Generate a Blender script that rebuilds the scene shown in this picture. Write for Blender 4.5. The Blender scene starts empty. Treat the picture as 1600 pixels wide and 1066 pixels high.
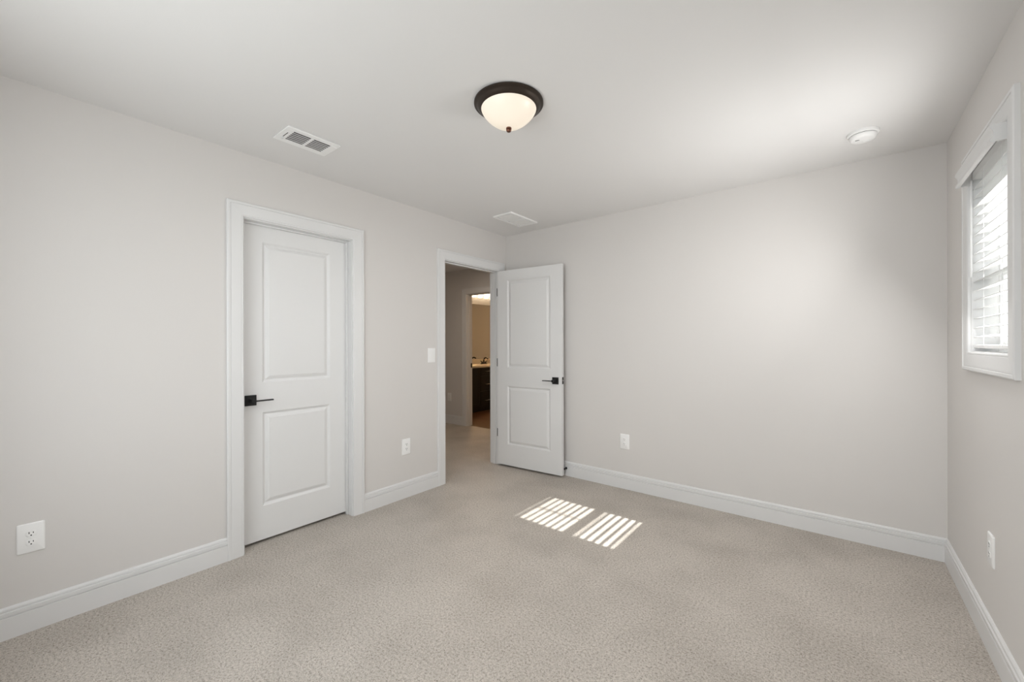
import bpy, math
from mathutils import Vector, Matrix

PI = math.pi
SC = bpy.context.scene
COL = SC.collection

# ------------------------------------------------------------------ camera, light, exposure
CAM_Z = 1.274
cd = bpy.data.cameras.new('camera'); cam = bpy.data.objects.new('camera', cd); COL.objects.link(cam)
cam.location = (0, 0, CAM_Z)
YAW = math.radians(38.589); ROLL = math.radians(-0.131)
cam.rotation_euler = (Matrix.Rotation(YAW, 3, 'Z') @ Matrix.Rotation(PI / 2, 3, 'X') @ Matrix.Rotation(ROLL, 3, 'Z')).to_euler()
cd.sensor_fit = 'HORIZONTAL'; cd.sensor_width = 36.0
cd.lens = 641.73 / 1600 * 36.0
cd.shift_y = 4.83 / 1600
cd.clip_start = 0.02; cd.clip_end = 200
SC.camera = cam

SC.view_settings.view_transform = 'Standard'
SC.view_settings.look = 'None'
SC.view_settings.gamma = 1.0
SC.view_settings.use_curve_mapping = False
SC.view_settings.exposure = 0.32
SC.cycles.diffuse_bounces = 8
SC.cycles.max_bounces = 14
SC.cycles.transparent_max_bounces = 16

world = bpy.data.worlds.new('sky'); SC.world = world; world.use_nodes = True
bg = world.node_tree.nodes['Background']
bg.inputs['Color'].default_value = (0.86, 0.93, 1.0, 1)
bg.inputs['Strength'].default_value = 0.9

SUN_DIR = Vector((-1.0, 0.02, -0.79)).normalized()
sl = bpy.data.lights.new('sun', 'SUN'); sl.energy = 20.0; sl.angle = math.radians(0.53); sl.color = (1.0, 0.98, 0.95)
sun = bpy.data.objects.new('sun', sl); COL.objects.link(sun)
sun.rotation_euler = SUN_DIR.to_track_quat('-Z', 'Y').to_euler(); sun.location = (8, 0, 8)

# fill light added at the made-up window behind the camera
al = bpy.data.lights.new('rear_fill', 'AREA'); al.shape = 'RECTANGLE'; al.size = 1.8; al.size_y = 1.3
al.energy = 29.0; al.color = (0.95, 0.975, 1.0)
alo = bpy.data.objects.new('rear_fill', al); COL.objects.link(alo)
alo.location = (-1.2, -0.53, 1.45); alo.rotation_euler = (PI / 2 - math.radians(8), 0, 0)   # shines towards +y

# area lights added just inside the open blind, imitating daylight off its slats
def add_blind_fill(y, energy, up, spread):
    d = bpy.data.lights.new('blind_fill', 'AREA'); d.shape = 'RECTANGLE'; d.size = 0.54; d.size_y = 0.40
    d.energy = energy; d.color = (1.0, 0.992, 0.98); d.spread = math.radians(spread)
    o = bpy.data.objects.new('blind_fill', d); COL.objects.link(o); o.location = (0.33, y, 1.64)
    o.rotation_euler = Vector((-math.cos(math.radians(up)), 0, math.sin(math.radians(up)))).to_track_quat('-Z', 'Y').to_euler()
B1 = 4.2; B2 = 5.6
add_blind_fill(2.587, B1, 24, 145)
add_blind_fill(2.587, B2, -34, 180)

# ------------------------------------------------------------------ materials
def mat(name, col, rough=0.6, metal=0.0, spec=0.5, emit=None, estr=0.0):
    m = bpy.data.materials.new(name); m.use_nodes = True
    b = m.node_tree.nodes['Principled BSDF']
    b.inputs['Base Color'].default_value = (*col, 1)
    b.inputs['Roughness'].default_value = rough
    b.inputs['Metallic'].default_value = metal
    b.inputs['Specular IOR Level'].default_value = spec
    if emit:
        b.inputs['Emission Color'].default_value = (*emit, 1); b.inputs['Emission Strength'].default_value = estr
    return m

def nodes(m): return m.node_tree.nodes, m.node_tree.links, m.node_tree.nodes['Principled BSDF']

def paint(name, col, rough=0.7, bump=0.02, scale=260, spec=0.3):
    m = mat(name, col, rough, spec=spec); n, l, b = nodes(m)
    tc = n.new('ShaderNodeTexCoord'); nz = n.new('ShaderNodeTexNoise')
    nz.inputs['Scale'].default_value = scale; nz.inputs['Detail'].default_value = 3
    bp = n.new('ShaderNodeBump'); bp.inputs['Strength'].default_value = bump; bp.inputs['Distance'].default_value = 0.004
    l.new(tc.outputs['Object'], nz.inputs['Vector']); l.new(nz.outputs['Fac'], bp.inputs['Height']); l.new(bp.outputs['Normal'], b.inputs['Normal'])
    return m

M_WALL = paint('greige_wall_paint', (0.668, 0.648, 0.631), 0.75, 0.04)
M_CEIL = paint('ceiling_paint', (0.75, 0.744, 0.739), 0.85, 0.04)
M_TRIM = paint('white_trim_enamel', (0.72, 0.72, 0.72), 0.38, 0.01, 120, 0.4)
M_DOOR = paint('white_door_enamel', (0.73, 0.73, 0.728), 0.42, 0.015, 160, 0.4)
M_PLASTIC = mat('white_plastic', (0.86, 0.86, 0.855), 0.35)
M_SLOT = mat('slot_dark', (0.02, 0.02, 0.02), 0.8)
M_BLACK = mat('matte_black_metal', (0.012, 0.012, 0.012), 0.42, 0.4)
M_BLIND = mat('white_blind_vinyl', (0.86, 0.86, 0.86), 0.4)
M_VINYL = mat('white_vinyl_sash', (0.83, 0.83, 0.83), 0.35)
M_BRONZE = mat('oil_rubbed_bronze', (0.055, 0.043, 0.035), 0.38, 0.8)
M_FINIAL = mat('finial_bronze', (0.16, 0.07, 0.045), 0.35, 0.8)
M_BOWL = mat('lit_frosted_glass', (0.55, 0.53, 0.48), 0.35, emit=(1.0, 0.84, 0.66), estr=0.44)
M_VENTGAP = mat('duct_dark', (0.10, 0.10, 0.095), 0.9)
M_STEEL = mat('brushed_nickel', (0.55, 0.53, 0.50), 0.35, 1.0)
M_ESPRESSO = mat('espresso_wood', (0.006, 0.003, 0.002), 0.5)
M_COUNTER = mat('cultured_marble', (0.72, 0.66, 0.55), 0.25)
M_MIRROR = mat('mirror_silver', (0.86, 0.86, 0.86), 0.02, 1.0)
M_SHADE = mat('lit_vanity_glass', (0.9, 0.85, 0.75), 0.3, emit=(1.0, 0.80, 0.56), estr=2.6)
M_CORD = mat('blind_cord', (0.80, 0.80, 0.80), 0.7)
M_HINGE = mat('dark_hinge_metal', (0.02, 0.02, 0.02), 0.5, 0.5)

# carpet: short mottled cut pile
M_CARPET = mat('beige_cut_pile_carpet', (0.42, 0.38, 0.33), 0.95, spec=0.05)
n, l, b = nodes(M_CARPET)
tc = n.new('ShaderNodeTexCoord')
n1 = n.new('ShaderNodeTexNoise'); n1.inputs['Scale'].default_value = 235; n1.inputs['Detail'].default_value = 4; n1.inputs['Roughness'].default_value = 0.7
n2 = n.new('ShaderNodeTexNoise'); n2.inputs['Scale'].default_value = 2.6; n2.inputs['Detail'].default_value = 3
n3 = n.new('ShaderNodeTexNoise'); n3.inputs['Scale'].default_value = 100; n3.inputs['Detail'].default_value = 3; n3.inputs['Roughness'].default_value = 0.65
for q in (n1, n2, n3): l.new(tc.outputs['Object'], q.inputs['Vector'])
r1 = n.new('ShaderNodeValToRGB'); e = r1.color_ramp.elements
e[0].position = 0.37; e[0].color = (0.18, 0.15, 0.122, 1); e[1].position = 0.62; e[1].color = (0.66, 0.61, 0.55, 1)
k = e.new(0.47); k.color = (0.455, 0.418, 0.378, 1)
mixn = n.new('ShaderNodeMix'); mixn.data_type = 'FLOAT'; mixn.inputs['Factor'].default_value = 0.42
l.new(n1.outputs['Fac'], mixn.inputs[2]); l.new(n3.outputs['Fac'], mixn.inputs[3]); l.new(mixn.outputs[0], r1.inputs['Fac'])
r2 = n.new('ShaderNodeValToRGB'); e = r2.color_ramp.elements
e[0].position = 0.30; e[0].color = (0.86, 0.855, 0.85, 1); e[1].position = 0.60; e[1].color = (1, 1, 1, 1)
mx = n.new('ShaderNodeMix'); mx.data_type = 'RGBA'; mx.blend_type = 'MULTIPLY'; mx.inputs['Factor'].default_value = 1
l.new(n2.outputs['Fac'], r2.inputs['Fac']); l.new(r1.outputs['Color'], mx.inputs[6]); l.new(r2.outputs['Color'], mx.inputs[7]); l.new(mx.outputs[2], b.inputs['Base Color'])
bp = n.new('ShaderNodeBump'); bp.inputs['Strength'].default_value = 0.55; bp.inputs['Distance'].default_value = 0.006
l.new(mixn.outputs[0], bp.inputs['Height']); l.new(bp.outputs['Normal'], b.inputs['Normal'])

# wood-look plank floor of the bathroom
M_PLANK = mat('brown_plank_floor', (0.16, 0.08, 0.04), 0.4)
n, l, b = nodes(M_PLANK)
tc = n.new('ShaderNodeTexCoord'); br = n.new('ShaderNodeTexBrick')
br.inputs['Scale'].default_value = 1; br.inputs['Brick Width'].default_value = 0.9; br.inputs['Row Height'].default_value = 0.15; br.inputs['Mortar Size'].default_value = 0.002
br.inputs['Color1'].default_value = (0.12, 0.058, 0.026, 1); br.inputs['Color2'].default_value = (0.075, 0.036, 0.016, 1); br.inputs['Mortar'].default_value = (0.04, 0.02, 0.01, 1)
l.new(tc.outputs['Object'], br.inputs['Vector']); l.new(br.outputs['Color'], b.inputs['Base Color'])

# window glass that lets sunlight pass
M_GLASS = bpy.data.materials.new('window_glass'); M_GLASS.use_nodes = True
n, l = M_GLASS.node_tree.nodes, M_GLASS.node_tree.links
n.remove(n['Principled BSDF']); tr = n.new('ShaderNodeBsdfTransparent'); tr.inputs['Color'].default_value = (0.95, 0.97, 0.96, 1)
gl = n.new('ShaderNodeBsdfGlossy'); gl.inputs['Roughness'].default_value = 0.02
ms = n.new('ShaderNodeMixShader'); ms.inputs[0].default_value = 0.06
l.new(tr.outputs[0], ms.inputs[1]); l.new(gl.outputs[0], ms.inputs[2]); l.new(ms.outputs[0], n['Material Output'].inputs['Surface'])

# lap siding of the house next door
M_SIDING = mat('blue_grey_lap_siding', (0.42, 0.45, 0.50), 0.7)
n, l, b = nodes(M_SIDING)
tc = n.new('ShaderNodeTexCoord'); wv = n.new('ShaderNodeTexWave'); wv.bands_direction = 'Z'; wv.wave_profile = 'SAW'; wv.inputs['Scale'].default_value = 1.6
bp = n.new('ShaderNodeBump'); bp.inputs['Strength'].default_value = 0.5; bp.inputs['Distance'].default_value = 0.02
l.new(tc.outputs['Object'], wv.inputs['Vector']); l.new(wv.outputs['Fac'], bp.inputs['Height']); l.new(bp.outputs['Normal'], b.inputs['Normal'])
M_HTRIM = mat('white_house_trim', (0.8, 0.8, 0.8), 0.6)
M_ROOF = mat('grey_shingles', (0.16, 0.155, 0.15), 0.9)
M_HGLASS = mat('dark_house_glass', (0.10, 0.12, 0.14), 0.1)
M_LAND = paint('dark_lawn', (0.08, 0.082, 0.07), 0.95, 0.3, 6)

# ------------------------------------------------------------------ mesh helpers
class MB:
    def __init__(s): s.v = []; s.f = []
    def add(s, vs, fs):
        o = len(s.v); s.v += [tuple(p) for p in vs]; s.f += [tuple(i + o for i in f) for f in fs]; return s
    def box(s, x0, x1, y0, y1, z0, z1, T=None):
        vs = [(x, y, z) for x in (x0, x1) for y in (y0, y1) for z in (z0, z1)]
        if T: vs = [T @ Vector(p) for p in vs]
        return s.add(vs, [(0, 1, 3, 2), (4, 6, 7, 5), (0, 4, 5, 1), (2, 3, 7, 6), (0, 2, 6, 4), (1, 5, 7, 3)])
    def loops(s, L, closed_profile=True, closed_path=False, caps=True):
        n = len(L[0]); vs = [p for lp in L for p in lp]; fs = []
        m = len(L)
        for i in range(m if closed_path else m - 1):
            j = (i + 1) % m
            for k in range(n if closed_profile else n - 1):
                kk = (k + 1) % n
                fs.append((i * n + k, i * n + kk, j * n + kk, j * n + k))
        if caps and not closed_path:
            fs.append(tuple(range(n - 1, -1, -1))); fs.append(tuple((m - 1) * n + k for k in range(n)))
        return s.add(vs, fs)
    def lathe(s, prof, c=(0, 0, 0), seg=48, axis='z', caps=True):
        L = []
        for r, h in prof:
            lp = []
            for i in range(seg):
                a = 2 * PI * i / seg; x, y = r * math.cos(a), r * math.sin(a)
                p = (x, y, h) if axis == 'z' else ((h, x, y) if axis == 'x' else (x, h, y))
                lp.append((c[0] + p[0], c[1] + p[1], c[2] + p[2]))
            L.append(lp)
        return s.loops(L, True, False, caps)
    def tube(s, pts, r, seg=10):
        L = []; pts = [Vector(p) for p in pts]
        for i, p in enumerate(pts):
            d = (pts[min(i + 1, len(pts) - 1)] - pts[max(i - 1, 0)]).normalized()
            u = d.cross(Vector((0, 0, 1)) if abs(d.z) < 0.9 else Vector((1, 0, 0))).normalized(); w = d.cross(u)
            rr = r[i] if isinstance(r, (list, tuple)) else r
            L.append([p + u * rr * math.cos(2 * PI * k / seg) + w * rr * math.sin(2 * PI * k / seg) for k in range(seg)])
        return s.loops(L)
    def build(s, name, m, parent=None, smooth=False, bevel=0.0, seg=2):
        me = bpy.data.meshes.new(name); me.from_pydata(s.v, [], s.f); me.update()
        import bmesh
        bm = bmesh.new(); bm.from_mesh(me); bmesh.ops.recalc_face_normals(bm, faces=bm.faces[:]); bm.to_mesh(me); bm.free()
        me.materials.append(m)
        o = bpy.data.objects.new(name, me); COL.objects.link(o)
        if smooth:
            for p in me.polygons: p.use_smooth = True
            me.set_sharp_from_angle(angle=math.radians(40))
        if bevel:
            md = o.modifiers.new('edge', 'BEVEL'); md.width = bevel; md.segments = seg; md.limit_method = 'ANGLE'; md.angle_limit = math.radians(50)
            for p in me.polygons: p.use_smooth = True
            me.set_sharp_from_angle(angle=math.radians(60))
        if parent: o.parent = parent; o.matrix_parent_inverse = Matrix()
        return o

def bx(*a): return MB().box(*a)
def tag(o, label, cat, group=None, kind=None):
    o['label'] = label; o['category'] = cat
    if group: o['group'] = group
    if kind: o['kind'] = kind
    return o
def struct(o, label=None, cat=None):
    o['kind'] = 'structure'
    if label: o['label'] = label
    if cat: o['category'] = cat
    return o
def empty(name, loc=(0, 0, 0), rot=(0, 0, 0)):
    o = bpy.data.objects.new(name, None); COL.objects.link(o); o.location = loc; o.rotation_euler = rot; o.empty_display_size = 0.05
    return o
def copy_tree(o, parent=None):
    c = o.copy(); COL.objects.link(c)
    if parent: c.parent = parent
    for ch in list(o.children): copy_tree(ch, c)
    return c

# ------------------------------------------------------------------ room numbers
XL, XR, YB, YR, H = -2.829, 0.489, 3.444, -0.36, 2.44
WT = 0.115
XH = XL - WT                       # hall face of the wall with the doors
YH, YH2 = 4.55, 4.665              # hall's end wall
HX0, HY0 = -6.3, 2.12
BX0, BX1, BY1 = -5.80, -3.35, 8.0  # bathroom

# closet door opening / entry opening (inner jamb faces)
CA, CB = 0.936, 1.640
EA, EB = 2.560, 3.312
DH = 2.043

# ------------------------------------------------------------------ structure
struct(bx(HX0 - .2, XR + .15, YR - .15, YH + 0.06, -0.12, 0.0).build('floor', M_CARPET), 'beige mottled cut pile carpet covering the bedroom and hall floor', 'floor')
struct(bx(BX0 - .1, BX1 + .1, YH + 0.06, BY1 + .1, -0.12, 0.0).build('floor_bathroom', M_PLANK), 'brown wood plank floor inside the bathroom', 'floor')
struct(bx(HX0 - .2, XR + .15, YR - .15, BY1 + .1, H, H + 0.12).build('ceiling', M_CEIL), 'smooth off white painted ceiling', 'ceiling')

w = MB()
y0, y1 = YR - .1, YB + WT
for a, b_, z0, z1 in ((y0, CA - .018, 0, H), (CB + .018, EA - .018, 0, H), (EB + .018, y1, 0, H), (CA - .018, CB + .018, DH + .018, H), (EA - .018, EB + .018, DH + .018, H)):
    w.box(XH, XL, a, b_, z0, z1)
struct(w.build('wall_left', M_WALL), 'pale greige wall holding the closet door and the hall doorway', 'wall')
struct(bx(XL, XR + .12, YB, YB + WT, 0, H).build('wall_back', M_WALL), 'blank pale greige wall behind the open door', 'wall')

# right wall with two windows
W1 = (2.288, 2.885, 1.232, 2.085)
W2 = (0.330, 0.927, 1.232, 2.085)
RT = 0.14                                                    # wall thickness to the outside
w = MB()
x0, x1 = XR, XR + RT
w.box(x0, x1, YR - .1, W2[0], 0, H); w.box(x0, x1, W2[1], W1[0], 0, H); w.box(x0, x1, W1[1], YB, 0, H)
for q in (W1, W2):
    w.box(x0, x1, q[0], q[1], 0, q[2]); w.box(x0, x1, q[0], q[1], q[3], H)
struct(w.build('wall_right', M_WALL), 'pale greige wall with the blind covered window', 'wall')

# wall behind the camera, with an opening added for the fill light
R1 = (-2.15, -0.25, 0.75, 2.10)
w = MB(); y0, y1 = YR - .14, YR
w.box(XL, R1[0], y0, y1, 0, H); w.box(R1[1], XR, y0, y1, 0, H); w.box(R1[0], R1[1], y0, y1, 0, R1[2]); w.box(R1[0], R1[1], y0, y1, R1[3], H)
struct(w.build('wall_rear', M_WALL), 'greige wall opposite the blank one', 'wall')

# closet behind the closed door
w = MB(); w.box(XH - .7, XH - .62, 0.5, HY0 - .1, 0, H); w.box(XH - .7, XH, 0.45, 0.5, 0, H)
struct(w.build('wall_closet', M_WALL), 'inner wall of the closet', 'wall')

# hall and bathroom shells
BA, BB = -4.525, -3.765
struct(bx(HX0, XH, HY0 - .1, HY0, 0, H).build('wall_hall_near', M_WALL), 'hall wall beside the closet', 'wall')
struct(bx(HX0 - .1, HX0, HY0 - .1, BY1, 0, H).build('wall_hall_side', M_WALL), 'far side wall of the hall', 'wall')
w = MB(); w.box(HX0, BA - .018, YH, YH2, 0, H); w.box(BB + .018, XH, YH, YH2, 0, H); w.box(BA - .018, BB + .018, YH, YH2, DH + .018, H)
struct(w.build('wall_hall_end', M_WALL), 'greige hall wall with the bathroom doorway', 'wall')
struct(bx(XH, XH + .1, YB + WT, YH2, 0, H).build('wall_hall_corner', M_WALL), 'hall wall beyond the bedroom doorway', 'wall')
struct(bx(BX0 - .1, BX0, YH2, BY1, 0, H).build('wall_bathroom_left', M_WALL), 'bathroom wall behind the vanity', 'wall')
struct(bx(BX1, BX1 + .1, YH2, BY1, 0, H).build('wall_bathroom_right', M_WALL), 'bathroom wall opposite the vanity', 'wall')
struct(bx(BX0 - .1, BX1 + .1, BY1, BY1 + .1, 0, H).build('wall_bathroom_back', M_WALL), 'bathroom end wall', 'wall')

# ------------------------------------------------------------------ baseboards
BPROF = [(0, 0), (.015, 0), (.015, .093), (.0088, .0952), (.0088, .0976), (.0145, .0995), (.0145, .1150), (.0080, .1175), (.0080, .1205), (.0108, .1222), (.0098, .129), (.0050, .136), (0, .137)]
def baseboard(name, axis, face, sgn, a, b_, label):
    """axis 'y': runs along y on the plane x=face, standing out by sgn; axis 'x': runs along x on y=face"""
    L = []
    for t in (a, b_):
        L.append([(face + sgn * d, t, z) if axis == 'y' else (t, face + sgn * d, z) for d, z in BPROF])
    return struct(MB().loops(L).build(name, M_TRIM), label, 'baseboard')
CW = 0.088
baseboard('baseboard_left', 'y', XL, 1, YR, CA - .006 - CW, 'white baseboard below the near outlet, running up to the closet casing')
baseboard('baseboard_left', 'y', XL, 1, CB + .006 + CW, EA - .006 - CW + .002, 'short white baseboard between the closet door and the hall doorway')
baseboard('baseboard_back', 'x', YB, -1, XL, XR, 'long white baseboard along the blank wall')
baseboard('baseboard_right', 'y', XR, -1, YR, YB, 'white baseboard under the window')
baseboard('baseboard_rear', 'x', YR, 1, XL, XR, 'white baseboard on the wall behind the camera')
baseboard('baseboard_hall', 'x', YH, -1, HX0, BA - .006 - CW, 'white baseboard in the hall beside the bathroom casing')
baseboard('baseboard_hall', 'x', YH, -1, BB + .006 + CW, XH, 'white baseboard in the hall on the far side of the bathroom doorway')

# ------------------------------------------------------------------ door and window casings
CPROF = [(0, 0), (0, .0105), (.003, .013), (.008, .0135), (.010, .012), (.012, .0138), (.060, .0165), (.0665, .0165), (.0675, .0150), (.0700, .0150), (.0715, .0185), (.083, .0185), (.088, .015), (.088, 0)]
def casing_mesh(a, b_, h, fn):
    """three-sided casing; fn maps (along, up, out) to the world"""
    L = []
    for kind in range(4):
        lp = []
        for s, t in CPROF:
            p = ((a - s, 0), (a - s, h + s), (b_ + s, h + s), (b_ + s, 0))[kind]
            lp.append(fn(p[0], p[1], t))
        L.append(lp)
    return MB().loops(L)
def door_frame(name, a, b_, fn, face0, face1, stop, label):
    """casing on the fn side, jamb lining from depth face0 to face1, stop strip over depths stop"""
    root = empty(name); struct(root, label, 'door frame')
    casing_mesh(a - .006, b_ + .006, DH + .006, fn).build('casing', M_TRIM, root)
    j = MB()
    for u0, u1, z0, z1 in ((a - .018, a, 0, DH + .018), (b_, b_ + .018, 0, DH + .018), (a, b_, DH, DH + .018)):
        c = [fn(u, z, -d) for u in (u0, u1) for z in (z0, z1) for d in (face0, face1)]
        j.add(c, [(0, 1, 3, 2), (4, 6, 7, 5), (0, 4, 5, 1), (2, 3, 7, 6), (0, 2, 6, 4), (1, 5, 7, 3)])
    j.build('jamb', M_TRIM, root)
    s = MB(); st = .010
    for u0, u1, z0, z1 in ((a, a + st, 0, DH), (b_ - st, b_, 0, DH), (a + st, b_ - st, DH - st, DH)):
        c = [fn(u, z, -d) for u in (u0, u1) for z in (z0, z1) for d in stop]
        s.add(c, [(0, 1, 3, 2), (4, 6, 7, 5), (0, 4, 5, 1), (2, 3, 7, 6), (0, 2, 6, 4), (1, 5, 7, 3)])
    s.build('stop_strip', M_TRIM, root, bevel=.002)
    return root
fnL = lambda u, z, t: (XL + t, u, z)
fnH = lambda u, z, t: (u, YH - t, z)
door_frame('trim_1', CA, CB, fnL, 0, WT, (.050, .075), 'white casing and jamb around the closed closet door')
door_frame('trim_2', EA, EB, fnL, 0, WT, (.037, .072), 'white casing and jamb around the doorway to the hall')
t3 = door_frame('trim_3', BA, BB, fnH, 0, WT, (.040, .075), 'white casing and jamb of the bathroom doorway seen across the hall')
p = bx(BA, BA + .0015, YH2 - .032, YH2 - .004, 0.905, 0.975).build('strike_plate', M_BLACK, t3); p['label'] = 'small black strike plate'

# ------------------------------------------------------------------ doors
def door_mesh(W, Hh, T):
    """two-panel moulded slab: u along the width, v up, n through (faces at n=0 and n=T)"""
    m = MB()
    us = [0, .125, W - .125, W]; vs = [0, .215, .820, 1.010, 1.915, Hh]
    prof = [(0, 0), (.0025, .0020), (.006, .0042), (.013, .0115), (.019, .0120), (.022, .0105), (.032, .0048), (.0385, .0028), (.041, .0012)]
    for side in (0, 1):
        def P(u, v, d): return (u, (T - d) if side else d, v)
        for i in range(3):
            for j in range(5):
                u0, u1, v0, v1 = us[i], us[i + 1], vs[j], vs[j + 1]
                if i == 1 and j in (1, 3):
                    L = [[P(u0 + s, v0 + s, d), P(u1 - s, v0 + s, d), P(u1 - s, v1 - s, d), P(u0 + s, v1 - s, d)] for s, d in prof]
                    m.loops(L, True, False, False)
                    m.add(L[-1], [(0, 1, 2, 3)])
                else:
                    m.add([P(u0, v0, 0), P(u1, v0, 0), P(u1, v1, 0), P(u0, v1, 0)], [(0, 1, 2, 3)])
    for q in ([(0, 0, 0), (W, 0, 0), (W, T, 0), (0, T, 0)], [(0, 0, Hh), (W, 0, Hh), (W, T, Hh), (0, T, Hh)],
              [(0, 0, 0), (0, T, 0), (0, T, Hh), (0, 0, Hh)], [(W, 0, 0), (W, T, 0), (W, T, Hh), (W, 0, Hh)]):
        m.add(q, [(0, 1, 2, 3)])
    return m
def lever_set(parent, u, v, face, out, way):
    """square rose with a slim lever; face = n of the slab face, out = +1/-1, way = lever direction in u"""
    hd = MB().box(u - .033, u + .033, min(face, face + out * .009), max(face, face + out * .009), v - .033, v + .033).build('door_handle', M_BLACK, parent, bevel=.0015)
    hd['label'] = 'matte black square rose and slim lever'
    MB().lathe([(.011, 0), (.011, out * .030), (.0125, out * .036), (.0125, out * .060), (.0105, out * .062)], (u, face + out * .008, v), 24, 'y').build('spindle_collar', M_BLACK, hd, True)
    a, b_ = (u - way * .008, u + way * .112)
    n0, n1 = sorted((face + out * .050, face + out * .068))
    bx(min(a, b_), max(a, b_), n0, n1, v - .004, v + .004).build('lever', M_BLACK, hd, bevel=.0012)
    MB().lathe([(.0035, 0), (.003, out * .0016), (.0015, out * .0018)], (u + .018, face + out * .009, v - .02), 12, 'y').build('set_screw', M_HINGE, hd, True)
    return hd
def merge_door(m, name, parent):
    import bmesh
    o = m.build(name, M_DOOR, parent)
    bm = bmesh.new(); bm.from_mesh(o.data); bmesh.ops.remove_doubles(bm, verts=bm.verts[:], dist=1e-5); bmesh.ops.recalc_face_normals(bm, faces=bm.faces[:]); bm.to_mesh(o.data); bm.free()
    return o

# closed closet door: its face stands 75 mm behind the wall plane
SLAB_H = 2.018
d1 = empty('door_1', (XL - .0755, CA + .003, 0.020), (0, 0, PI / 2)); struct(d1, 'closed white two panel closet door with black lever at its left edge', 'door')
WC = CB - CA - .006
# local u -> +y, local n -> -x : rotation of +90 deg about z sends x to y and y to -x
merge_door(door_mesh(WC, SLAB_H, .035), 'door_panel', d1)
lever_set(d1, 0.055, 0.902, 0.0, -1, 1)

# open entry door, hinged on the jamb nearest the corner
ang = math.atan2(.055, .755)
d2 = empty('door_2', (XL + .014, 3.2845, 0.020), (0, 0, ang)); struct(d2, 'open white two panel door swung back against the blank wall', 'door')
WE = 0.757
merge_door(door_mesh(WE, SLAB_H, .035), 'door_panel', d2)
lever_set(d2, WE - .068, 0.902, 0.0, -1, -1)
hb = lever_set(d2, WE - .068, 0.902, 0.035, 1, -1)
hb.name = 'door_handle'
lp = bx(WE, WE + .0015, .004, .031, .872, .938).build('latch_plate', M_SLOT, d2); lp['label'] = 'black latch plate on the door edge'
MB().lathe([(.0055, 0), (.0055, .004), (.004, .006)], (WE + .001, .0175, .905), 16, 'x').build('latch_bolt', M_STEEL, lp, True)
for z in (1.799, 1.062, 0.328):
    hg = MB(); hg.box(-.0015, 0, .002, .033, z - .042, z + .042); hg.lathe([(.006, z - .043), (.006, z + .043)], (-.004, .036, 0), 16); hg.box(-.0075, -.0012, -.002, .002, z - .042, z + .042)
    o = hg.build('hinge', M_BLACK, d2); o['label'] = 'dark metal hinge'

# ------------------------------------------------------------------ windows
def picture_casing(q, fn):
    a, b_, c, d = q; L = []
    for kk in range(4):
        L.append([fn(*((a - s, c - s), (a - s, d + s), (b_ + s, d + s), (b_ + s, c - s))[kk], t) for s, t in CPROF])
    return MB().loops(L, True, True)
def ring(q, wdt, n0, n1, fn):
    """rectangular frame: outer rectangle q, member width wdt"""
    a, b_, c, d = q; m = MB()
    for u0, u1, z0, z1 in ((a, a + wdt, c, d), (b_ - wdt, b_, c, d), (a + wdt, b_ - wdt, c, c + wdt), (a + wdt, b_ - wdt, d - wdt, d)):
        cc = [fn(u, z, -n) for u in (u0, u1) for z in (z0, z1) for n in (n0, n1)]
        m.add(cc, [(0, 1, 3, 2), (4, 6, 7, 5), (0, 4, 5, 1), (2, 3, 7, 6), (0, 2, 6, 4), (1, 5, 7, 3)])
    return m
def pane(q, n0, fn):
    a, b_, c, d = q
    return MB().add([fn(a, c, -n0), fn(b_, c, -n0), fn(b_, d, -n0), fn(a, d, -n0)], [(0, 1, 2, 3)])
def window(name, q, fn, depth, rail, label, muntin=True):
    root = empty(name); struct(root, label, 'window')
    picture_casing(q, fn).build('casing', M_TRIM, root)
    a, b_, c, d = q; g = .004
    ring((a - .001, b_ + .001, c - .001, d + .001), g + .001, -.001, depth, fn).build('jamb_liner', M_TRIM, root)
    qi = (a + g, b_ - g, c + g, d - g)
    ring(qi, .022, depth - .055, depth, fn).build('window_frame', M_VINYL, root)
    ia, ib, ic, id_ = qi[0] + .022, qi[1] - .022, qi[2] + .022, qi[3] - .022
    up = ring((ia, ib, rail - .014, id_), .034, depth - .026, depth - .006, fn).build('sash', M_VINYL, root)
    lo = ring((ia, ib, ic, rail + .016), .034, depth - .052, depth - .030, fn).build('sash', M_VINYL, root)
    pane((ia + .03, ib - .03, rail + .016, id_ - .03), depth - .016, fn).build('glass_pane', M_GLASS, up)
    pane((ia + .03, ib - .03, ic + .03, rail - .014), depth - .041, fn).build('glass_pane', M_GLASS, lo)
    if muntin:
        mm = (ia + ib) / 2
        cc = [fn(u, z, -n) for u in (mm - .010, mm + .010) for z in (rail + .018, id_ - .032) for n in (depth - .020, depth - .012)]
        MB().add(cc, [(0, 1, 3, 2), (4, 6, 7, 5), (0, 4, 5, 1), (2, 3, 7, 6), (0, 2, 6, 4), (1, 5, 7, 3)]).build('muntin', M_VINYL, up)
    return root
fnR = lambda u, z, t: (XR - t, u, z)
fnB = lambda u, z, t: (u, YR + t, z)
RAILZ = 1.597
window('window_1', W1, fnR, RT, RAILZ, 'white framed window behind open slatted blinds')
window('window_2', W2, fnR, RT, RAILZ, 'white framed window with closed blinds, nearer than the open slatted one', True)
window('fill_window', R1, fnB, .13, 1.45, 'unseen wide window added behind the camera for the fill light', False)  # made-up window that goes with the rear fill light

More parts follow.
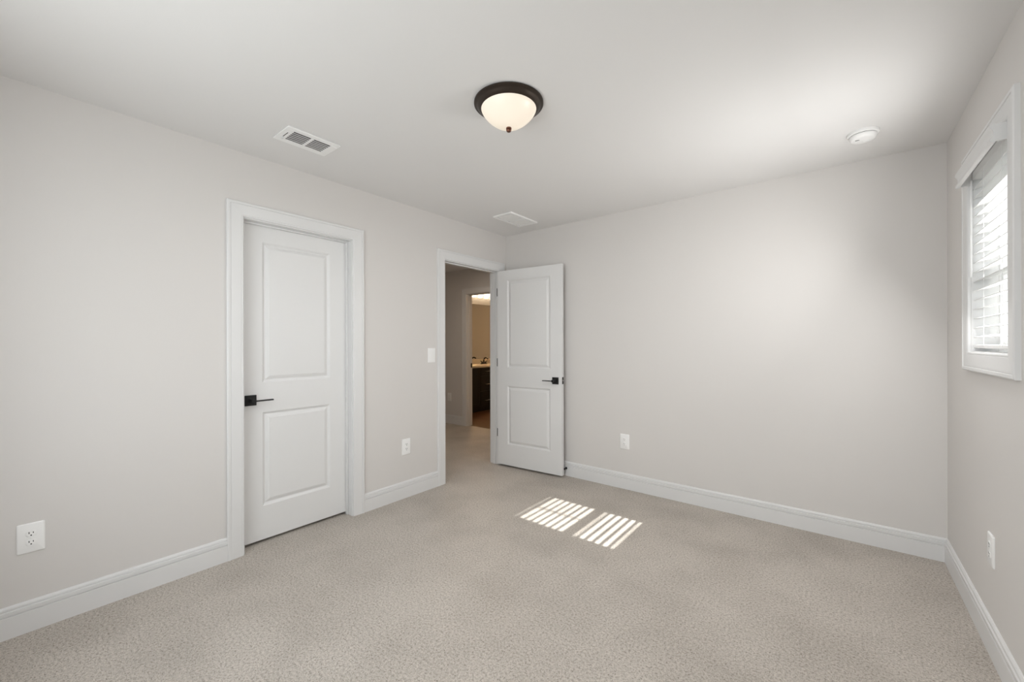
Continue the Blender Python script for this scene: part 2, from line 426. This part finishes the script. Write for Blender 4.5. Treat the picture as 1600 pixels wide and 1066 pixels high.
# ------------------------------------------------------------------ slatted blinds
def slat_mesh(L, Wd, tilt, hole=None):
    """crowned slat, axis along y, centred; positive tilt lifts the outer edge"""
    def prof():
        pts = []
        for i in range(7):
            s = -Wd / 2 + Wd * i / 6; pts.append((s, .0022 * (1 - (2 * s / Wd) ** 2) + .0014))
        for i in range(6, -1, -1):
            s = -Wd / 2 + Wd * i / 6; pts.append((s, .0022 * (1 - (2 * s / Wd) ** 2) - .0014))
        ca, sa = math.cos(tilt), math.sin(tilt)
        return [(s * ca - z * sa, s * sa + z * ca) for s, z in pts]
    P = prof(); m = MB()
    spans = [(-L / 2, L / 2)] if hole is None else [(-L / 2, hole - .009), (hole + .009, L / 2)]
    for a, b_ in spans: m.loops([[(x, a, z) for x, z in P], [(x, b_, z) for x, z in P]])
    return m
def blind(q, tilt, holes, label, wand):
    a, b_, c, d = q; yc = (a + b_) / 2; L = b_ - a - .016
    xc = XR + .030
    root = empty('window_blind', (xc, yc, d)); tag(root, label, 'blind')
    bx(-.028, .022, -L / 2, L / 2, -.042, -.006).build('headrail', M_BLIND, root, bevel=.002)
    # moulded valance standing out in front of the casing, with short returns
    vp = [(-.078, -.070), (-.083, -.066), (-.083, -.057), (-.079, -.052), (-.075, -.044), (-.075, -.030), (-.079, -.020), (-.084, -.014), (-.084, -.004), (-.079, 0.0), (-.072, 0.0), (-.070, -.004), (-.070, -.070)]
    va = MB().loops([[(x, -L / 2 - .002, z) for x, z in vp], [(x, L / 2 + .002, z) for x, z in vp]])
    for s in (-1, 1):
        va.loops([[(x, s * (L / 2 + .002), z) for x, z in ((-.070, -.066), (-.070, -.004), (-.030, -.004), (-.030, -.066))],
                  [(x, s * (L / 2 - .006), z) for x, z in ((-.070, -.066), (-.070, -.004), (-.030, -.004), (-.030, -.066))]])
    va.build('valance', M_TRIM, root, True)
    pitch = .0436; z = -.082; i = 0; zb = c + .026 - d
    proto = {}
    me0 = slat_mesh(L, .050, tilt).build('slat', M_BLIND, root, True); me0.location.z = z
    zs = []
    while z > zb + .018:
        zs.append(z)
        if i:
            hz = holes.get(i)
            if hz is not None:
                o = slat_mesh(L, .050, tilt, hz).build('slat', M_BLIND, root, True)
            else:
                o = me0.copy(); COL.objects.link(o); o.parent = root
            o.location.z = z
        z -= pitch; i += 1
    bx(-.025, .025, -L / 2, L / 2, zb - .008, zb + .008).build('bottom_rail', M_BLIND, root, bevel=.003)
    ce = .025 * math.cos(tilt) + .0008; se = .025 * math.sin(tilt)
    for yy in (-.155, .112):
        for s in (-1, 1):
            MB().tube([(s * ce, yy, -.042), (s * ce, yy, zb)], .0008, 6).build('ladder_cord', M_CORD, root)
        bp_ = MB().lathe([(.006, -.001), (.006, .001)], (-.012, yy, zb + .0085), 12).build('cord_button', M_CORD, root)
    if wand:
        MB().tube([(-.033, L / 2 - .012, -.045), (-.034, L / 2 - .012, -.50)], .004, 8).build('tilt_wand', M_CORD, root, True)
    return root
blind(W1, math.radians(13), {}, 'open white slatted blind with moulded valance hung in the window', True)
b2 = blind(W2, math.radians(86), {3: 0.0, 5: 0.0}, 'white slatted blind tilted shut in the nearer window', False)

# ------------------------------------------------------------------ electrical plates
def rounded_plate(w_, h_, t, r=.006):
    """plate in the y-z plane facing +x with a soft edge"""
    def rect(s, x): 
        a, b_ = w_ / 2 - s, h_ / 2 - s; rr = max(r - s, .001); pts = []
        for cx, cz, a0 in ((a - rr, b_ - rr, 0), (-a + rr, b_ - rr, PI / 2), (-a + rr, -b_ + rr, PI), (a - rr, -b_ + rr, 1.5 * PI)):
            for k in range(5):
                an = a0 + PI / 2 * k / 4; pts.append((x, cx + rr * math.cos(an), cz + rr * math.sin(an)))
        return pts
    return MB().loops([rect(0, 0), rect(0, t * .45), rect(.0025, t * .85), rect(.005, t)])
def make_outlet():
    root = empty('wall_outlet')
    rounded_plate(.084, .131, .0065).build('cover_plate', M_PLASTIC, root, True)
    MB().lathe([(.0035, 0), (.003, .001), (.001, .0014)], (.0062, 0, 0), 12, 'x').build('plate_screw', M_PLASTIC, root, True)
    for dz in (.0195, -.0195):
        pts = []
        for k in range(28):
            an = 2 * PI * k / 28; pts.append((.0172 * math.cos(an), max(-.0125, min(.0125, .0172 * math.sin(an)))))
        rc = MB().loops([[(.005, y, z + dz) for y, z in pts], [(.0078, y, z + dz) for y, z in pts], [(.0084, y * .95, z * .95 + dz) for y, z in pts]]).build('receptacle', M_PLASTIC, root, True)
        for y, z0, hh in ((-.0062, .004, .0042), (.0062, .004, .0034)):
            bx(.0080, .0088, y - .0013, y + .0013, dz + z0 - hh, dz + z0 + hh).build('socket_slot', M_SLOT, rc)
        MB().lathe([(.0027, 0), (.0027, .0008)], (.0080, 0, dz - .0072), 12, 'x').build('socket_slot', M_SLOT, rc)
    return root
o0 = make_outlet()
def place_outlet(loc, rz, label, first=False):
    o = o0 if first else copy_tree(o0)
    o.location = loc; o.rotation_euler = (0, 0, rz); tag(o, label, 'outlet', 'white duplex wall outlets'); return o
place_outlet((XL, .093, .414), 0, 'white duplex outlet low on the wall left of the closet door', True)
place_outlet((XL, 2.126, .421), 0, 'white duplex outlet between the closet door and the hall doorway')
place_outlet((-1.481, YB, .413), -PI / 2, 'white duplex outlet on the blank wall beside the open door')
place_outlet((XR, 2.555, .421), PI, 'white duplex outlet below the window, seen nearly edge on')
place_outlet((-4.922, YH, .424), -PI / 2, 'white duplex outlet on the hall wall seen through the doorway')

sw = empty('light_switch', (XL, 2.401, 1.177)); tag(sw, 'white rocker light switch beside the hall doorway casing', 'light switch')
rounded_plate(.082, .129, .0065).build('cover_plate', M_PLASTIC, sw, True)
MB().loops([[(.0055, -.0165, -.033), (.0055, .0165, -.033), (.0055, .0165, .033), (.0055, -.0165, .033)],
            [(.0105, -.0160, -.0325), (.0105, .0160, -.0325), (.0075, .0160, .0325), (.0075, -.0160, .0325)]]).build('rocker', M_PLASTIC, sw, bevel=.001)

# ------------------------------------------------------------------ ceiling fittings
lf = empty('ceiling_light', (-1.248, 1.543, H)); tag(lf, 'lit flush mount ceiling light with dark bronze ring and frosted bowl', 'ceiling light')
MB().lathe([(.02, -.0005), (.160, -.0005), (.167, -.004), (.167, -.010), (.163, -.013), (.158, -.0135), (.152, -.019), (.146, -.026), (.139, -.031), (.133, -.033), (.128, -.030), (.120, -.012), (.02, -.010)], seg=72).build('bronze_ring', M_BRONZE, lf, True)
pr = [(.1315, -.028)]
for f_, r_ in ((0, 1.0), (.08, .985), (.18, .95), (.30, .89), (.42, .82), (.54, .735), (.66, .635), (.77, .525), (.87, .40), (.94, .28), (.98, .16), (1.0, .02)):
    pr.append((.1335 * r_, -.030 - .092 * f_))
MB().lathe(pr, seg=72).build('glass_bowl', M_BOWL, lf, True)
MB().lathe([(.004, -.118), (.0125, -.121), (.0135, -.125), (.0125, -.129), (.0105, -.130), (.0125, -.132), (.0120, -.136), (.009, -.140), (.002, -.141)], seg=28).build('finial', M_FINIAL, lf, True)

bl = bpy.data.lights.new('bulb', 'AREA'); bl.shape = 'DISK'; bl.size = 0.2; bl.energy = 7.5; bl.color = (1.0, 0.975, 0.94)
blo = bpy.data.objects.new('bulb', bl); COL.objects.link(blo); blo.parent = lf; blo.location = (0, 0, -.143)

sd = empty('smoke_detector', (.103, 2.992, H)); tag(sd, 'round white smoke detector on the ceiling near the window', 'smoke detector')
MB().lathe([(.01, 0), (.070, 0), (.0705, -.003), (.069, -.012), (.064, -.015), (.01, -.015)], seg=56).build('base', M_PLASTIC, sd, True)
MB().lathe([(.01, -.0145), (.0575, -.0145), (.0575, -.0185), (.01, -.0185)], seg=56).build('vent_gap', M_VENTGAP, sd, True)
MB().lathe([(.01, -.018), (.0605, -.018), (.061, -.021), (.059, -.030), (.054, -.038), (.046, -.042), (.02, -.0445), (.001, -.045)], seg=56).build('cover', M_PLASTIC, sd, True)
MB().lathe([(.014, -.042), (.014, -.0465), (.012, -.0475), (.001, -.0475)], (.012, .012, 0), 28).build('test_button', M_PLASTIC, sd, True)
bx(-.034, -.016, -.024, -.019, -.0445, -.0415).build('indicator_slot', M_VENTGAP, sd)

def vent_frame(w_, l_, hole, t):
    """ceiling plate w_ x l_ (x by y) with openings hole=[(x0,x1,y0,y1)..] sharing the same x range"""
    m = MB(); hx0, hx1 = hole[0][0], hole[0][1]
    ys = [-l_ / 2] + [v for q in hole for v in (q[2], q[3])] + [l_ / 2]
    m.box(-w_ / 2, hx0, -l_ / 2, l_ / 2, -t, 0); m.box(hx1, w_ / 2, -l_ / 2, l_ / 2, -t, 0)
    for i in range(0, len(ys), 2): m.box(hx0, hx1, ys[i], ys[i + 1], -t, 0)
    return m
v1 = empty('ceiling_vent', (-2.384, 1.112, H)); tag(v1, 'white ceiling air register with dark louver slots above the closet door', 'vent')
holes = [(-.062, .062, -.100, -.004), (-.062, .062, .010, .106)]
vent_frame(.196, .292, holes, .007).build('face_plate', M_PLASTIC, v1, bevel=.002)
bx(-.066, .066, -.105, .110, -.0012, -.0002).build('duct_shadow', M_VENTGAP, v1)
for q in holes:
    n_ = 6
    for i in range(n_ - 1):
        x = q[0] + (q[1] - q[0]) * (i + 1) / n_
        T = Matrix.Translation((x, 0, -.0042)) @ Matrix.Rotation(math.radians(10), 4, 'Y')
        MB().box(-.0060, .0060, q[2], q[3], -.0006, .0006, T).build('louver', M_TRIM, v1)
bx(-.030, .030, -.122, -.118, -.0078, -.0065).build('damper_slot', M_VENTGAP, v1)
lv = bx(-.050, -.034, -.126, -.114, -.016, -.006).build('damper_lever', M_TRIM, v1, bevel=.002)

v2 = empty('ceiling_vent', (-2.359, 3.014, H)); tag(v2, 'white two panel ceiling vent near the corner above the open door', 'vent')
vent_frame(.216, .402, [(-.088, .088, -.176, -.004), (-.088, .088, .004, .176)], .014).build('face_plate', M_PLASTIC, v2, bevel=.003)
for s in (-1, 1): bx(-.079, .079, s * .090 - .077, s * .090 + .077, -.0125, -.001).build('vent_panel', M_PLASTIC, v2, bevel=.002)
bx(-.088, .088, -.176, .176, -.0012, -.0002).build('duct_shadow', M_VENTGAP, v2)

# ------------------------------------------------------------------ door stop
ds = empty('door_stop', (-2.068, YB - .0148, .074)); tag(ds, 'small black door stop on the baseboard behind the open door', 'door stop')
MB().lathe([(.011, 0), (.011, -.004), (.007, -.008)], seg=20, axis='y').build('base', M_BLACK, ds, True)
MB().tube([(0, -.004, 0), (0, -.034, -.001)], .0042, 10).build('rod', M_BLACK, ds, True)
MB().lathe([(.007, -.030), (.0095, -.032), (.0095, -.043), (.006, -.047), (.001, -.0475)], seg=20, axis='y').build('bumper', M_BLACK, ds, True)

# ------------------------------------------------------------------ bathroom
VX, VY0, VY1, VH = -5.25, 5.02, 6.62, .835
vn = empty('vanity_cabinet', (-5.5, 5.8, 0)); tag(vn, 'dark espresso bathroom vanity cabinet seen through two doorways', 'vanity')
def rel(m, name, mt, par=vn, **kw):
    o = Vector(par.location) if par.parent is None else Vector((0, 0, 0)); base = vn.location
    m.v = [(x - base.x, y - base.y, z - base.z) for x, y, z in m.v]
    return m.build(name, mt, par, **kw)
body = MB(); body.box(BX0 + .001, VX - .02, VY0, VY1, .10, VH); body.box(BX0 + .001, VX - .08, VY0 + .01, VY1 - .01, 0, .10)
rel(body, 'carcass', M_ESPRESSO)
def front(y0, y1, z0, z1, name):
    m = MB(); m.box(VX - .02, VX - .004, y0, y1, z0, z1)
    f = .05 if z1 - z0 > .2 else .03
    m.box(VX - .004, VX, y0, y0 + f, z0, z1); m.box(VX - .004, VX, y1 - f, y1, z0, z1); m.box(VX - .004, VX, y0 + f, y1 - f, z0, z0 + f); m.box(VX - .004, VX, y0 + f, y1 - f, z1 - f, z1)
    return rel(m, name, M_ESPRESSO)
def pull(par, y, z):
    m = MB().tube([(VX, y - .05, z), (VX + .028, y - .05, z), (VX + .028, y + .05, z), (VX, y + .05, z)], .005, 8)
    m.v = [(a - vn.location.x, b_ - vn.location.y, c) for a, b_, c in m.v]
    o = m.build('handle', M_STEEL, par); o['label'] = 'nickel bar pull'
for z0, z1 in ((.685, .822), (.400, .675), (.115, .390)):
    dr = front(5.64, 6.03, z0, z1, 'drawer'); pull(dr, 5.812, {.685: .761, .400: .518, .115: .214}[z0])
for y0_, y1_ in ((5.04, 5.33), (5.335, 5.63), (6.04, 6.60)):
    dd = front(y0_, y1_, .115, .822, 'cabinet_door')
ct = MB(); ct.box(BX0 + .001, VX + .012, VY0 - .012, VY1 + .012, VH, VH + .034)
cto = ct.build('vanity_countertop', M_COUNTER, None, bevel=.004); tag(cto, 'cream vanity countertop lying on the dark bathroom cabinet', 'countertop')
bs = bx(BX0 + .001, BX0 + .021, VY0 - .012, VY1 + .012, VH + .034, VH + .135).build('backsplash', M_COUNTER, cto)

FY, FZ = 6.20, VH + .034
fc = empty('bathroom_faucet', (BX0 + .115, FY, FZ + .0005)); tag(fc, 'black arched faucet standing on the cream vanity countertop', 'faucet')
MB().box(-.025, .025, -.08, .08, 0, .014).build('base_plate', M_BLACK, fc, bevel=.004)
arc = [(0, 0, .01), (0, 0, .05)]
for i in range(0, 11):
    a = PI * i / 10 * .85; arc.append((.06 - .06 * math.cos(a), 0, .075 + .055 * math.sin(a)))
MB().tube(arc, [.021, .017] + [.0145 - .0003 * i for i in range(11)], 12).build('spout', M_BLACK, fc, True)
for s in (-1, 1):
    MB().lathe([(.018, .012), (.015, .035), (.012, .050), (.001, .052)], (0, s * .055, 0), 16).tube([(0, s * .055, .044), (.005, s * .100, .066)], .008, 8).build('handle', M_BLACK, fc, True)

mr = bx(BX0 + .0005, BX0 + .006, 5.05, 6.60, VH + .142, 2.09).build('bathroom_mirror', M_MIRROR); tag(mr, 'frameless mirror above the vanity reflecting the warm bathroom wall', 'mirror')

vl = empty('vanity_light', (BX0, 5.95, 2.30)); tag(vl, 'glowing row of square glass shades above the bathroom mirror', 'light fixture')
bx(0.0005, .025, -.62, .62, -.03, .03).build('back_bar', M_STEEL, vl, bevel=.003)
for i in range(7):
    y = -.54 + .18 * i
    bx(.025, .085, y - .012, y + .012, .02, .04).build('arm', M_STEEL, vl)
    sh = MB().loops([[(.085 + a, y + b_, -.085) for a, b_ in ((-.034, -.034), (.034, -.034), (.034, .034), (-.034, .034))],
                     [(.085 + a, y + b_, .055) for a, b_ in ((-.040, -.040), (.040, -.040), (.040, .040), (-.040, .040))]])
    sh.build('glass_shade', M_SHADE, vl, bevel=.004)

vb = bpy.data.lights.new('vanity_bulbs', 'AREA'); vb.shape = 'RECTANGLE'; vb.size = 1.1; vb.size_y = 0.08; vb.energy = 42.0; vb.color = (1.0, 0.64, 0.31)
vbo = bpy.data.objects.new('vanity_bulbs', vb); COL.objects.link(vbo); vbo.parent = vl; vbo.location = (.16, 0, -.05)
vbo.rotation_euler = Vector((.75, 0, -.66)).to_track_quat('-Z', 'X').to_euler()
hl = bpy.data.lights.new('hall_fill', 'AREA'); hl.shape = 'DISK'; hl.size = 0.25; hl.energy = 7.0; hl.color = (1.0, 0.84, 0.68)  # bare light added out of view to brighten the hall, no fixture
hlo = bpy.data.objects.new('hall_fill', hl); COL.objects.link(hlo); hlo.location = (-3.75, 3.5, 2.38)

# ------------------------------------------------------------------ outside
struct(bx(XR + RT, XR + RT + .42, YR - .6, YB + .6, 2.308, 2.44).build('sun_cut_eave', M_HTRIM), 'unseen white eave added to cut the sun patch short', 'eave')  # unseen overhang added to shorten the sun patch on the carpet
tag(bx(-40, 60, -40, 80, -3.6, -3.5).build('ground_outside', M_LAND), 'dark green lawn outside the window', 'ground', None, 'structure')
hs = empty('neighbour_house', (5.6, 16.0, -3.5)); tag(hs, 'blue grey sided house glimpsed through the window blinds', 'house')
def hpart(m, name, mt, par=hs):
    m.v = [(x - 5.6, y - 16.0, z + 3.5) for x, y, z in m.v]; return m.build(name, mt, par)
hpart(bx(2.0, 9.2, 12.0, 20.0, -3.5, 2.6), 'wall', M_SIDING)
hpart(bx(1.93, 2.06, 11.97, 12.12, -3.5, 2.6), 'corner_board', M_HTRIM)
hpart(bx(2.30, 3.30, 11.96, 12.0, .4, 2.1), 'window_trim', M_HTRIM)
hpart(bx(2.40, 2.83, 11.95, 11.965, .5, 2.0), 'window_glass', M_HGLASS)
hpart(MB().add([(1.6, 11.6, 2.6), (9.6, 11.6, 2.6), (9.6, 20.4, 2.6), (1.6, 20.4, 2.6), (5.6, 14.0, 4.6), (5.6, 18.0, 4.6)],
    [(0, 1, 2, 3), (0, 4, 1), (1, 4, 5, 2), (2, 5, 3), (3, 5, 4, 0)]), 'roof', M_ROOF)
